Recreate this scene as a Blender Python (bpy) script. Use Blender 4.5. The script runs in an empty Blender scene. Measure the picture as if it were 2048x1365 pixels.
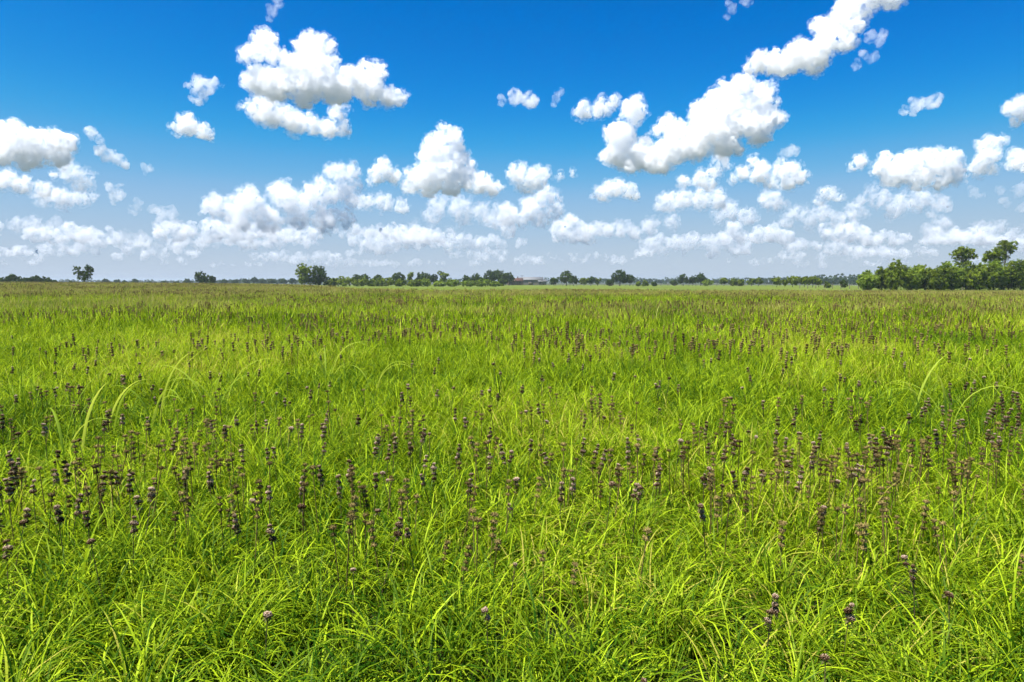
import bpy, bmesh, math, random
import numpy as np
from mathutils import Vector, Matrix, noise as mnoise
R = math.radians
scene = bpy.context.scene
COL = scene.collection

# ------------------------------------------------------------------ camera
FPX, CX, CY, HORIZ = 1365.0, 1024.0, 682.5, 562.0      # photo pixels (2048 wide), 24 mm lens on 36 mm
CAM = Vector((0.0, 0.0, 1.62))
PITCH = math.atan((CY - HORIZ) / FPX)
cam_data = bpy.data.cameras.new('camera')
cam_data.lens = 24.0; cam_data.sensor_width = 36.0
cam_data.clip_start = 0.05; cam_data.clip_end = 200000.0
cam = bpy.data.objects.new('camera', cam_data); COL.objects.link(cam)
cam.location = CAM; cam.rotation_euler = (R(90) - PITCH, 0, 0)
scene.camera = cam

# ------------------------------------------------------------------ sky, sun, exposure
SUN_EL, SUN_AZ = R(66), R(-118)            # azimuth measured from +Y (view direction) towards +X
world = bpy.data.worlds.new('World'); scene.world = world; world.use_nodes = True
nt = world.node_tree; nt.nodes.clear()
sky = nt.nodes.new('ShaderNodeTexSky'); sky.sky_type = 'NISHITA'; sky.sun_disc = False
sky.sun_elevation = SUN_EL; sky.sun_rotation = SUN_AZ
sky.altitude = 50; sky.air_density = 0.4; sky.dust_density = 0.3; sky.ozone_density = 3.0
# the photograph's strong colour grade on the whole sky: one curve per channel
def vmul(k):
    n = nt.nodes.new('ShaderNodeVectorMath'); n.operation = 'SCALE'; n.inputs['Scale'].default_value = k; return n
pre, post = vmul(0.1), vmul(4.67)
crv = nt.nodes.new('ShaderNodeRGBCurve')
def curve(i, pts):
    c = crv.mapping.curves[i]
    c.points[0].location = (0, pts[0][1]); c.points[1].location = (1, pts[-1][1])
    for x, y in pts[1:-1]: c.points.new(x, y)
curve(0, [(0, .0), (.064, .0), (.085, .012), (.12, .12), (.17, .31), (.28, .46), (.4, .52), (1, .57)])
curve(1, [(0, .03), (.07, .10), (.112, .185), (.14, .26), (.20, .42), (.28, .53), (.42, .59), (.55, .62), (1, .64)])
curve(2, [(0, .05), (.14, .26), (.185, .45), (.23, .66), (.30, .76), (.42, .79), (.54, .77), (.62, .75), (1, .75)])
crv.mapping.update()
bg = nt.nodes.new('ShaderNodeBackground'); bg.inputs['Strength'].default_value = 0.1
wo = nt.nodes.new('ShaderNodeOutputWorld')
for a, b in ((sky.outputs[0], pre.inputs[0]), (pre.outputs[0], crv.inputs['Color']), (crv.outputs[0], post.inputs[0]), (post.outputs[0], bg.inputs['Color']), (bg.outputs[0], wo.inputs['Surface'])):
    nt.links.new(a, b)
sl = bpy.data.lights.new('sun', 'SUN'); sl.energy = 4.6; sl.angle = R(0.53); sl.color = (1.0, 0.97, 0.92)
sun = bpy.data.objects.new('sun', sl); COL.objects.link(sun)
sdir = Vector((math.sin(SUN_AZ) * math.cos(SUN_EL), math.cos(SUN_AZ) * math.cos(SUN_EL), math.sin(SUN_EL)))
sun.rotation_euler = sdir.to_track_quat('Z', 'Y').to_euler(); sun.location = sdir * 200
vs = scene.view_settings
vs.view_transform = 'Standard'; vs.look = 'None'; vs.exposure = 1.1; vs.gamma = 1.0; vs.use_curve_mapping = False
scene.render.engine = 'CYCLES'
cy = scene.cycles
cy.use_denoising = True; cy.max_bounces = 32; cy.diffuse_bounces = 1; cy.transmission_bounces = 3
cy.volume_bounces = 32; cy.transparent_max_bounces = 32; cy.glossy_bounces = 2
cy.use_adaptive_sampling = True; cy.adaptive_threshold = 0.04
cy.caustics_reflective = False; cy.caustics_refractive = False

def pix(px, py):
    """world direction (y component 1) through a photo pixel"""
    a, b = (px - CX) / FPX, (CY - py) / FPX
    d = Vector((a, math.cos(PITCH) + b * math.sin(PITCH), -math.sin(PITCH) + b * math.cos(PITCH)))
    return d / d.y
def tag(o, label=None, cat=None, group=None, kind=None):
    if label: o['label'] = label
    if cat: o['category'] = cat
    if group: o['group'] = group
    if kind: o['kind'] = kind
    return o
def link(name, me, mat=None, parent=None):
    if mat is not None and not me.materials: me.materials.append(mat)
    o = bpy.data.objects.new(name, me); COL.objects.link(o)
    if parent: o.parent = parent
    return o
def mesh_np(name, V, F, smooth=False):
    """fast mesh from numpy arrays; F is (n,3) or (n,4)"""
    V = np.asarray(V, dtype=np.float32); F = np.asarray(F, dtype=np.int32)
    me = bpy.data.meshes.new(name)
    n, k = F.shape
    me.vertices.add(len(V)); me.vertices.foreach_set('co', V.ravel())
    me.loops.add(n * k); me.loops.foreach_set('vertex_index', F.ravel())
    me.polygons.add(n); me.polygons.foreach_set('loop_start', np.arange(0, n * k, k, dtype=np.int32))
    me.polygons.foreach_set('loop_total', np.full(n, k, dtype=np.int32))
    if smooth: me.polygons.foreach_set('use_smooth', np.ones(n, dtype=bool))
    me.update(calc_edges=True)
    return me
def new_mat(name):
    m = bpy.data.materials.new(name); m.use_nodes = True
    t = m.node_tree; t.nodes.clear()
    return m, t, t.nodes.new('ShaderNodeOutputMaterial')
# ------------------------------------------------------------------ clouds
def ico(sub):
    bm = bmesh.new(); bmesh.ops.create_icosphere(bm, subdivisions=sub, radius=1.0)
    V = np.array([v.co[:] for v in bm.verts]); F = np.array([[v.index for v in f.verts] for f in bm.faces]); bm.free()
    return V, F
ICO2, ICO1 = ico(2), ico(1)
def tex_clouds(name, size, depth):
    t = bpy.data.textures.new(name, 'CLOUDS'); t.noise_scale = size; t.noise_depth = depth; return t
CLOUD_BASE = 1100.0
cloud_mats = {}
def cloud_mat(density, px_m, lo, hi, freq, size, alb=(0.915, 0.932, 0.958)):
    key = (round(density, 6), round(px_m, 3), lo, size)
    if key not in cloud_mats:
        m, t, out = new_mat('cloud_droplets')
        v = t.nodes.new('ShaderNodeVolumeScatter')
        v.inputs['Color'].default_value = (*alb, 1); v.inputs['Anisotropy'].default_value = 0.1
        tc = t.nodes.new('ShaderNodeTexCoord')
        n1 = t.nodes.new('ShaderNodeTexNoise'); n1.inputs['Scale'].default_value = freq / px_m; n1.inputs['Detail'].default_value = 5
        n1.inputs['Roughness'].default_value = 0.64; n1.inputs['Distortion'].default_value = 0.5
        mr = t.nodes.new('ShaderNodeMapRange'); mr.inputs['From Min'].default_value = lo; mr.inputs['From Max'].default_value = hi
        mr.inputs['To Min'].default_value = 0.0; mr.inputs['To Max'].default_value = density * 2.2
        t.links.new(tc.outputs['Object'], n1.inputs['Vector']); t.links.new(n1.outputs[0], mr.inputs['Value'])
        t.links.new(mr.outputs[0], v.inputs['Density']); t.links.new(v.outputs[0], out.inputs['Volume'])
        m.cycles.volume_step_rate = min(.3, max(.06, 26.0 / size)); cloud_mats[key] = m
    return cloud_mats[key]
def puff_mesh(name, sph, grow, shrink, voxel, disp, s):
    """closed billowing skin round the spheres (px units, scaled to metres by s)"""
    Vs, Fs, off = [], [], 0
    for (a, b, c, r) in sph:
        r2 = r * grow - shrink
        if r2 < 1.2: continue
        BV, BF = ICO2 if r2 > 8 else ICO1
        Vs.append(BV * r2 + np.array([a, b, c])); Fs.append(BF + off); off += len(BV)
    if not Vs: return None
    V = np.vstack(Vs); low = V[:, 2] < 2.0
    V[low, 2] = 2.0 + (V[low, 2] - 2.0) * 0.22        # flattened base
    me = mesh_np(name, V, np.vstack(Fs)); o = bpy.data.objects.new('tmp', me); COL.objects.link(o)
    md = o.modifiers.new('r', 'REMESH'); md.mode = 'VOXEL'; md.voxel_size = voxel
    for size, st in disp:
        dm = o.modifiers.new('d', 'DISPLACE'); dm.texture = tex_clouds('puffs', size, 2); dm.strength = st; dm.mid_level = 0.5; dm.texture_coords = 'LOCAL'
    m2 = bpy.data.meshes.new_from_object(o.evaluated_get(bpy.context.evaluated_depsgraph_get()))
    bpy.data.objects.remove(o); bpy.data.meshes.remove(me)
    m2.name = name; m2.transform(Matrix.Scale(s, 4)); m2.materials.clear()
    return m2
def build_cloud(blobs, base_y, seed, mfp=8.0, puff=1.0, voxel=2.0, name='cloud', core=True, veil=2.6):
    """blobs: (px, py, r px) outlines; the flat base at base_y fixes the distance (cloud base at 1100 m).
    A thin torn veil surrounds a denser core."""
    rng = np.random.default_rng(seed)
    if core and max(b[2] for b in blobs) < 15.5: core, veil = False, 0.8          # small scraps are veil only
    dist = min(CLOUD_BASE / pix(CX, base_y).z, 42000.0); s = dist / FPX     # metres per photo pixel there
    cx = sum(b[0] for b in blobs) / len(blobs); sph = []
    for (x, y, r) in blobs:
        dep = rng.uniform(-0.5, 0.5) * r
        sph.append((x - cx, dep, base_y - y, r * 0.9))
        for k in range(int(9 * puff) if r > 10 else 5):  # puffs on the blob's upper and outer side
            th = rng.uniform(0, 2 * math.pi); u = rng.uniform(-0.35, 1.0); q = math.sqrt(max(0, 1 - u * u)); r2 = r * rng.uniform(0.28, 0.52)
            d = np.array([q * math.cos(th), q * math.sin(th), u]); c = np.array([x - cx, dep, base_y - y]) + d * r * 0.74
            sph.append((*c, r2))
            for j in range(4 if r > 10 else 2):
                e = d + rng.normal(0, 0.65, 3); e /= np.linalg.norm(e)
                sph.append((*(c + e * r2 * 0.85), r2 * rng.uniform(0.3, 0.55)))
    wpx = max(b[0] for b in blobs) - min(b[0] for b in blobs) + 60
    m = puff_mesh(name, sph, 1.12, -2.0, voxel, ((26.0, 22.0), (10, 14), (4.5, 5)), s)
    if core: m.materials.append(cloud_mat(1.0 / (mfp * veil * s), s, 0.475, 0.66, 0.11, wpx))
    elif name == 'cloud': m.materials.append(cloud_mat(.8 / (mfp * s), s, 0.40, 0.72, 0.05, wpx, (.985, .985, .985)))
    else: m.materials.append(cloud_mat(1.0 / (mfp * veil * s), s, 0.42, 0.70, 0.07, wpx))
    ob = link(name, m); d = pix(cx, base_y)
    ob.location = CAM + d * dist; ob.rotation_euler.z = -math.atan2(d.x, 1.0)
    if core:
        mc = puff_mesh('core', sph, 0.97, 1.0, voxel, ((26.0, 20.0), (9, 14), (4, 5)), s)
        if mc is not None and len(mc.polygons):
            mc.materials.append(cloud_mat(1.0 / (mfp * s), s, 0.455, 0.585, 0.075, wpx)); tag(link('core', mc, parent=ob), kind='stuff')
    return ob
def blobs(txt): return [tuple(float(v) for v in t.split(',')) for t in txt.split()]
# label, base row, mean free path in px, outline
CLOUDS = [
 ('large white cumulus with two lobed tops, upper left', 214, 7,
  '540,95,24 522,125,20 562,128,20 510,132,16 625,103,30 650,98,20 595,148,32 645,145,34 620,175,34 530,172,30 560,182,34 610,195,26 665,180,34 700,165,30 740,142,28 735,178,28 770,185,24 795,190,15'),
 ('white cloud fringe hanging below the large two-lobed cumulus', 276, 8, '497,225,9 520,228,22 550,235,28 540,212,22 590,250,26 625,252,20 655,258,20 672,228,15 682,255,16 690,215,9'),
 ('tall leaning white cumulus, the biggest cloud over the right half', 345, 6,
  '1474,188,24 1505,212,30 1445,208,32 1475,235,30 1405,240,32 1525,250,28 1450,258,36 1490,262,30 1415,268,32 1505,280,24 1445,295,28 1395,290,34 1345,268,28 1270,225,26 1245,265,30 1240,300,34 1290,308,32 1345,308,32 1320,325,28 1265,325,20'),
 ('slanting white cloud band running off the top edge at upper right', 150, 7,
  '1530,108,24 1560,108,27 1600,102,31 1580,124,20 1640,118,24 1690,92,20 1640,50,20 1705,62,18 1765,26,18 1645,98,31 1665,68,31 1690,35,32 1730,10,30 1780,2,24 1830,0,21 1875,-4,18 1912,-6,13'),
 ('torn thin wisp hanging just right of the slanting cloud band', 135, 20, '1740,78,8 1755,92,9 1728,110,7 1745,118,8 1715,125,8 1762,80,5'),
 ('small torn white cloud left of the large two-lobed cumulus', 208, 9, '410,175,15 398,195,12 430,168,9 383,176,6 445,170,5'),
 ('small triangular white cloud below the small torn one on the left', 280, 6, '380,252,22 360,264,14 402,266,15 345,262,7 415,274,6'),
 ('broad white cumulus cut by the left edge, topmost there', 340, 6, '30,285,32 -20,300,40 70,300,34 105,282,24 128,285,18 110,308,26 20,315,28 60,320,26'),
 ('chain of small puffs right of the cumulus cut by the left edge', 338, 9, '190,272,9 205,285,5 212,308,13 232,318,11 245,330,6'),
 ('tiny lone puff below the triangular cloud', 350, 12, '298,341,8 292,338,5'),
 ('flat white cloud at the left edge, second row from the top there', 395, 8, '10,365,22 45,372,20 80,378,16 -20,370,24 97,350,8'),
 ('thin greyish cloud patch beneath the cumulus cut by the left edge', 395, 16, '145,350,20 165,370,20 178,352,12 128,345,10'),
 ('white cloud with a hooked top below the greyish patch on the left', 422, 9, '100,402,18 130,400,22 160,398,17 180,390,10'),
 ('small upright puff pair at the end of the puff chain on the left', 408, 10, '232,394,13 228,376,7 241,370,5'),
 ('faint small wisps between the left clouds and the middle cumulus row', 430, 14, '270,418,8 281,405,5 305,422,9'),
 ('small peaked cloud standing low above the lone middle-left tree', 470, 11, '338,435,15 350,450,13 325,455,13'),
 ('low cloud near the left edge above the distant hedge', 478, 12, '40,455,15 65,450,17 85,460,13'),
 ('faint sloping cloud above the lone airy tree on the left', 480, 16, '115,448,11 140,460,12 165,468,11'),
 ('long flat bright cloud streak low on the left', 498, 12, '260,475,11 290,480,12 320,485,10 360,485,11 400,486,11 425,488,7'),
 ('wide heaped cumulus row rising to the right, left of the central tower', 468, 8,
  '450,420,26 480,430,28 510,410,30 565,385,24 575,405,28 620,400,30 655,385,26 670,345,22 695,345,24 690,380,26 700,402,22 600,440,26 650,442,28 540,445,30 490,450,24 690,440,20'),
 ('small double-humped cloud between the heaped row and the central tower', 428, 9, '735,405,18 770,408,20 800,415,14'),
 ('central towering cumulus with a tall rounded head', 392, 7,
  '905,290,24 890,282,22 870,310,30 910,325,28 880,345,34 840,355,24 790,355,16 765,350,20 757,362,16 830,372,20 900,376,24 930,355,26 960,370,26 985,378,18 860,370,28'),
 ('grey shaded cloud shelf under the central tower', 455, 16, '880,410,22 920,420,26 960,425,24 870,430,20 1000,425,18 930,440,20'),
 ('white cumulus climbing to a point right of the grey shelf', 462, 8, '1020,430,24 1060,420,24 1090,402,22 1106,395,16 1110,425,18 1040,440,20 1080,440,20'),
 ('bird-shaped white cloud with an arm to the right, beside the central tower', 390, 9, '1040,350,22 1065,365,24 1085,350,16 1050,372,18 1120,353,9 1142,350,7'),
 ('lone dome-shaped white cloud right of centre', 402, 7, '1205,385,18 1230,378,20 1255,385,17 1187,395,8 1270,395,7'),
 ('small ragged cloud high above the centre', 217, 9, '1030,198,14 1055,205,14 1003,203,8 1035,188,6'),
 ('tiny faint puff right of the small ragged cloud above the centre', 210, 18, '1118,190,7 1112,203,7'),
 ('white cloud fragment left of the biggest right-hand cumulus', 250, 8, '1165,225,18 1200,222,20 1225,210,14 1150,232,8'),
 ('torn wisp at the top edge above the two-lobed cumulus', 40, 20, '556,8,10 546,20,8 540,32,6'),
 ('torn wisps at the top edge left of the slanting band', 35, 20, '1462,15,8 1490,8,9 1455,28,5'),
 ('small flat puff alone in the blue below the slanting band', 228, 10, '1835,215,14 1858,210,11 1812,220,8'),
 ('ragged cloud cut by the right edge, topmost there', 262, 8, '2035,220,20 2015,218,11 2030,245,11 2050,232,18'),
 ('upright white cloud near the right edge', 358, 8, '1975,290,20 1990,285,11 1960,335,20 1975,315,20 1980,342,13'),
 ('shaded cloud cut by the right edge beside the upright one', 352, 9, '2040,320,20 2025,330,13 2055,335,22'),
 ('blocky white cumulus with a small left horn on the right', 388, 7,
  '1730,320,15 1715,328,8 1800,338,24 1855,340,26 1775,332,24 1820,325,26 1860,328,24 1888,337,22 1890,358,22 1840,355,26 1790,355,26 1870,372,16 1830,375,13'),
 ('pale ragged cloud body directly below the blocky cumulus', 442, 13, '1745,385,15 1760,400,20 1800,410,24 1830,405,22 1860,410,16 1790,425,20 1730,400,10'),
 ('three-knobbed white cloud below the biggest right-hand cumulus', 384, 7, '1505,325,12 1490,345,14 1520,350,22 1560,345,20 1580,345,18 1595,362,15 1570,366,18 1540,368,15 1470,355,9'),
 ('ragged cloud joining the underside of the biggest right-hand cumulus', 392, 9, '1440,320,15 1430,345,17 1400,360,18 1370,365,13 1445,335,13 1420,370,16'),
 ('small thin puff above the three-knobbed cloud', 322, 14, '1563,310,8 1585,306,12'),
 ('wide white cloud low right of the lone dome', 430, 9, '1330,405,18 1360,400,22 1400,402,22 1430,400,20 1345,415,15 1440,415,13'),
 ('white cloud heap below and right of the wide low one', 455, 10, '1460,425,20 1490,435,18 1440,435,15 1500,440,11'),
 ('rounded white cloud under the three-knobbed one', 438, 10, '1540,405,20 1530,398,14 1560,415,15'),
 ('small peaked cloud midway between the three-knobbed and blocky ones', 408, 9, '1655,390,17 1640,398,12 1672,398,12'),
 ('long heaped cloud row low under the small peaked cloud', 462, 12, '1600,425,18 1640,430,20 1580,440,15 1670,440,18 1700,430,20 1620,445,16'),
 ('small low puff right of the ragged body under the blocky cumulus', 430, 10, '1885,418,14 1865,425,8'),
 ('thin cloud scraps at the right edge above the tall trees', 430, 16, '2035,385,12 2010,405,8 2040,420,10 2000,380,6'),
 ('faint wisp under the upright cloud near the right edge', 402, 18, '1945,385,8 1960,395,7'),
 ('pale low cloud bank above the tall trees on the right', 478, 13, '1895,450,18 1870,460,14 1960,455,14 1990,455,12 2020,462,10'),
 ('pale low cloud bank left of the grey shelf', 500, 14, '740,470,12 765,470,16 795,478,14 830,455,12 860,460,12 900,470,14'),
 ('pale low cloud bank below the lone dome', 482, 13, '1165,465,12 1200,458,16 1240,455,14 1270,462,12 1300,450,16 1340,448,16'),
]
for k, (lab, by, mfp, tx) in enumerate(CLOUDS):
    far = 1.0 + max(0.0, by - 390) / 110.0
    tag(build_cloud(blobs(tx), by, 100 + k, mfp * far * 1.45), lab, 'cloud', 'fair-weather clouds')
rngc = np.random.default_rng(5)
FAR = [[], [], []]
for k in range(95):                        # the countless far clouds that merge towards the horizon
    by = 462 + 72 * rngc.random() ** 0.9
    w = rngc.uniform(22, 85); x0 = rngc.uniform(-60, 2110)
    h = rngc.uniform(5.0, 12.0) * (540 - by + 14) / 66
    for j in range(int(w / 6) + 3):
        FAR[0 if by < 486 else 1 if by < 510 else 2].append((x0 + rngc.uniform(-w, w), by - abs(rngc.normal(0, h * .8)), max(3.2, rngc.uniform(.6, 1.4) * h)))
for k, (by, mfp) in enumerate(((488, 9), (512, 11), (534, 12))):
    o = build_cloud(FAR[k], by, 300 + k, mfp, puff=0.5, voxel=2.2, name='distant_clouds', core=False, veil=1.5)
    tag(o, ('upper', 'middle', 'lowest')[k] + ' layer of faint clouds merging towards the horizon', 'clouds', kind='stuff')
# ------------------------------------------------------------------ terrain
def sstep(a, b, x): t = np.clip((x - a) / (b - a), 0, 1); return t * t * (3 - 2 * t)
def terrain(x, y):
    x = np.asarray(x, float); y = np.asarray(y, float)
    r = np.hypot(x, y)
    z = -0.0027 * np.clip(r - 15, 0, 1200)
    z = z + 1.25 * np.exp(-((x + 112) / 58) ** 2 / 2 - ((y - 142) / 62) ** 2 / 2)
    z = z + 0.10 * np.sin(x * 0.21 + 1.0) * np.sin(y * 0.17) * sstep(6, 30, r) * (1 - sstep(90, 200, r))
    return z
def tz(x, y): return float(terrain(x, y))
def field_edge(x):
    """how far (in y) the tall meadow reaches"""
    x = np.asarray(x, float)
    return 96 + 88 * sstep(10, 75, -x) + 2.5 * np.sin(x * 0.13)
def grass_mat(name, c_lo, c_hi, c_dry, dry, trans=0.36):
    m, t, out = new_mat(name)
    at = t.nodes.new('ShaderNodeAttribute'); at.attribute_name = 'tint'
    oi = t.nodes.new('ShaderNodeObjectInfo')
    geo = t.nodes.new('ShaderNodeNewGeometry')
    nz = t.nodes.new('ShaderNodeTexNoise'); nz.inputs['Scale'].default_value = 0.22; nz.inputs['Detail'].default_value = 4
    t.links.new(geo.outputs['Position'], nz.inputs['Vector'])
    ad = t.nodes.new('ShaderNodeMath'); ad.operation = 'MULTIPLY_ADD'       # blade tint + patch of the meadow
    ad.inputs[1].default_value = 1.5; ad.inputs[2].default_value = -0.75
    t.links.new(nz.outputs[0], ad.inputs[0])
    a2 = t.nodes.new('ShaderNodeMath'); a2.operation = 'ADD'; a2.use_clamp = True
    t.links.new(ad.outputs[0], a2.inputs[0]); t.links.new(at.outputs['Fac'], a2.inputs[1])
    rp = t.nodes.new('ShaderNodeValToRGB'); e = rp.color_ramp.elements
    e[0].position = 0.05; e[0].color = (*c_lo, 1); e[1].position = 1.0 - dry; e[1].color = (*c_hi, 1)
    e3 = rp.color_ramp.elements.new(0.5); e3.color = (*[a * .62 + b * .38 for a, b in zip(c_lo, c_hi)], 1)
    e2 = rp.color_ramp.elements.new(1.0); e2.color = (*c_dry, 1)
    t.links.new(a2.outputs[0], rp.inputs[0])
    df = t.nodes.new('ShaderNodeBsdfDiffuse'); tr = t.nodes.new('ShaderNodeBsdfTranslucent'); gl = t.nodes.new('ShaderNodeBsdfGlossy')
    gl.inputs['Roughness'].default_value = 0.5; gl.inputs['Color'].default_value = (0.8, 0.9, 0.3, 1)
    t.links.new(rp.outputs[0], df.inputs['Color'])
    hs = t.nodes.new('ShaderNodeHueSaturation'); hs.inputs['Value'].default_value = 1.15; hs.inputs['Hue'].default_value = 0.485
    t.links.new(rp.outputs[0], hs.inputs['Color']); t.links.new(hs.outputs[0], tr.inputs['Color'])
    m1 = t.nodes.new('ShaderNodeMixShader'); m1.inputs[0].default_value = trans
    t.links.new(df.outputs[0], m1.inputs[1]); t.links.new(tr.outputs[0], m1.inputs[2])
    m2 = t.nodes.new('ShaderNodeMixShader'); m2.inputs[0].default_value = 0.016
    t.links.new(m1.outputs[0], m2.inputs[1]); t.links.new(gl.outputs[0], m2.inputs[2])
    t.links.new(m2.outputs[0], out.inputs['Surface'])
    return m
def ground_mat(name, c1, c2, c3, s1, s2):
    m, t, out = new_mat(name)
    p = t.nodes.new('ShaderNodeBsdfPrincipled'); p.inputs['Roughness'].default_value = 0.95; p.inputs['Specular IOR Level'].default_value = 0.1
    geo = t.nodes.new('ShaderNodeNewGeometry')
    n1 = t.nodes.new('ShaderNodeTexNoise'); n1.inputs['Scale'].default_value = s1; n1.inputs['Detail'].default_value = 6; n1.inputs['Roughness'].default_value = 0.65
    n2 = t.nodes.new('ShaderNodeTexNoise'); n2.inputs['Scale'].default_value = s2; n2.inputs['Detail'].default_value = 8; n2.inputs['Roughness'].default_value = 0.75
    r = t.nodes.new('ShaderNodeValToRGB'); r.color_ramp.elements[0].position = 0.3; r.color_ramp.elements[1].position = 0.7
    r.color_ramp.elements[0].color = (*c1, 1); r.color_ramp.elements[1].color = (*c2, 1)
    mx = t.nodes.new('ShaderNodeMix'); mx.data_type = 'RGBA'; mx.inputs['B'].default_value = (*c3, 1)
    r2 = t.nodes.new('ShaderNodeValToRGB'); r2.color_ramp.elements[0].position = 0.48; r2.color_ramp.elements[1].position = 0.66
    for n in (n1, n2): t.links.new(geo.outputs['Position'], n.inputs['Vector'])
    t.links.new(n1.outputs[0], r.inputs[0]); t.links.new(n2.outputs[0], r2.inputs[0])
    t.links.new(r.outputs[0], mx.inputs['A']); t.links.new(r2.outputs[0], mx.inputs['Factor'])
    t.links.new(mx.outputs['Result'], p.inputs['Base Color'])
    bp = t.nodes.new('ShaderNodeBump'); bp.inputs['Strength'].default_value = 0.6; bp.inputs['Distance'].default_value = 0.15
    t.links.new(n2.outputs[0], bp.inputs['Height']); t.links.new(bp.outputs[0], p.inputs['Normal'])
    t.links.new(p.outputs[0], out.inputs['Surface'])
    return m
M_SOIL = ground_mat('meadow_soil', (0.02, 0.028, 0.008), (0.035, 0.045, 0.012), (0.03, 0.025, 0.012), 0.9, 6.0)
M_PAST = ground_mat('pasture_turf', (0.075, 0.12, 0.012), (0.13, 0.17, 0.02), (0.15, 0.14, 0.035), 0.03, 0.4)
ra = np.concatenate([[0.0], np.geomspace(0.8, 12000, 150)])
NA = 240
th = np.linspace(0, 2 * math.pi, NA, endpoint=False)
RR, TH = np.meshgrid(ra[1:], th, indexing='ij')
GX, GY = (RR * np.sin(TH)).ravel(), (RR * np.cos(TH)).ravel()
GV = np.vstack([[[0, 0, tz(0, 0)]], np.column_stack([GX, GY, terrain(GX, GY)])])
F3 = [(0, 1 + (j + 1) % NA, 1 + j) for j in range(NA)]
i, j = np.meshgrid(np.arange(len(ra) - 2), np.arange(NA), indexing='ij')
i, j = i.ravel(), j.ravel(); j2 = (j + 1) % NA
F4 = np.column_stack([1 + i * NA + j, 1 + i * NA + j2, 1 + (i + 1) * NA + j2, 1 + (i + 1) * NA + j])
Ftri = np.vstack([np.array(F3), F4[:, [0, 1, 2]], F4[:, [0, 2, 3]]])
gm = mesh_np('ground', GV, Ftri, smooth=True)
gm.materials.append(M_SOIL); gm.materials.append(M_PAST)
M_COUNTRY = ground_mat('far_countryside', (0.05, 0.062, 0.04), (0.085, 0.095, 0.06), (0.045, 0.055, 0.035), 0.004, 0.02)
gm.materials.append(M_COUNTRY)
ctr = GV[Ftri].mean(axis=1)
inside = ctr[:, 1] < field_edge(ctr[:, 0])
gm.polygons.foreach_set('material_index', np.where(inside, 0, np.where(np.hypot(ctr[:, 0], ctr[:, 1]) < 480, 1, 2)).astype(np.int32))
if sum(p.normal.z for p in list(gm.polygons)[:50]) < 0: gm.flip_normals()
tag(link('ground', gm), 'flat prairie ground under the meadow and the pasture beyond', kind='structure')
# ------------------------------------------------------------------ grass
def blade_arrays(rng, n, radius, h, width, segs, lean, curl, tint=None):
    V, F, T = [], [], []
    off = 0
    for k in range(n):
        r = radius * math.sqrt(rng.random()); a = rng.uniform(0, 2 * math.pi)
        p = np.array([r * math.cos(a), r * math.sin(a), -0.02])
        az = a + rng.normal(0, 0.9); L = rng.uniform(*h)
        ang = abs(rng.normal(0, lean)); k2 = rng.uniform(*curl)
        w = width * rng.uniform(0.6, 1.3); tw = rng.normal(0, 0.5)
        side = np.array([-math.sin(az + tw), math.cos(az + tw), 0])
        tn = rng.uniform(0, 1) if tint is None else tint(rng)
        for s in range(segs + 1):
            t = s / segs
            ww = w * (0.75 + 0.6 * t) * (1 - t ** 2.2) * 0.5 + 0.0004
            V.append(p - side * ww); V.append(p + side * ww); T += [tn, tn]
            if s < segs:
                q = ang + k2 * ((t + 0.5 / segs) ** 1.7)
                p = p + (L / segs) * np.array([math.cos(az) * math.sin(q), math.sin(az) * math.sin(q), math.cos(q)])
                b = off + 2 * s; F.append((b, b + 1, b + 3, b + 2))
        off += 2 * (segs + 1)
    return V, F, T
def with_tint(me, T):
    a = me.attributes.new('tint', 'FLOAT', 'POINT'); a.data.foreach_set('value', np.asarray(T, np.float32)); return me
def tuft(name, seed, mat, *args, **kw):
    V, F, T = blade_arrays(np.random.default_rng(seed), *args, **kw)
    me = with_tint(mesh_np(name, V, np.array(F), smooth=True), T); me.materials.append(mat)
    return bpy.data.objects.new(name, me)                     # source for the scatter, not in the scene itself
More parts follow.
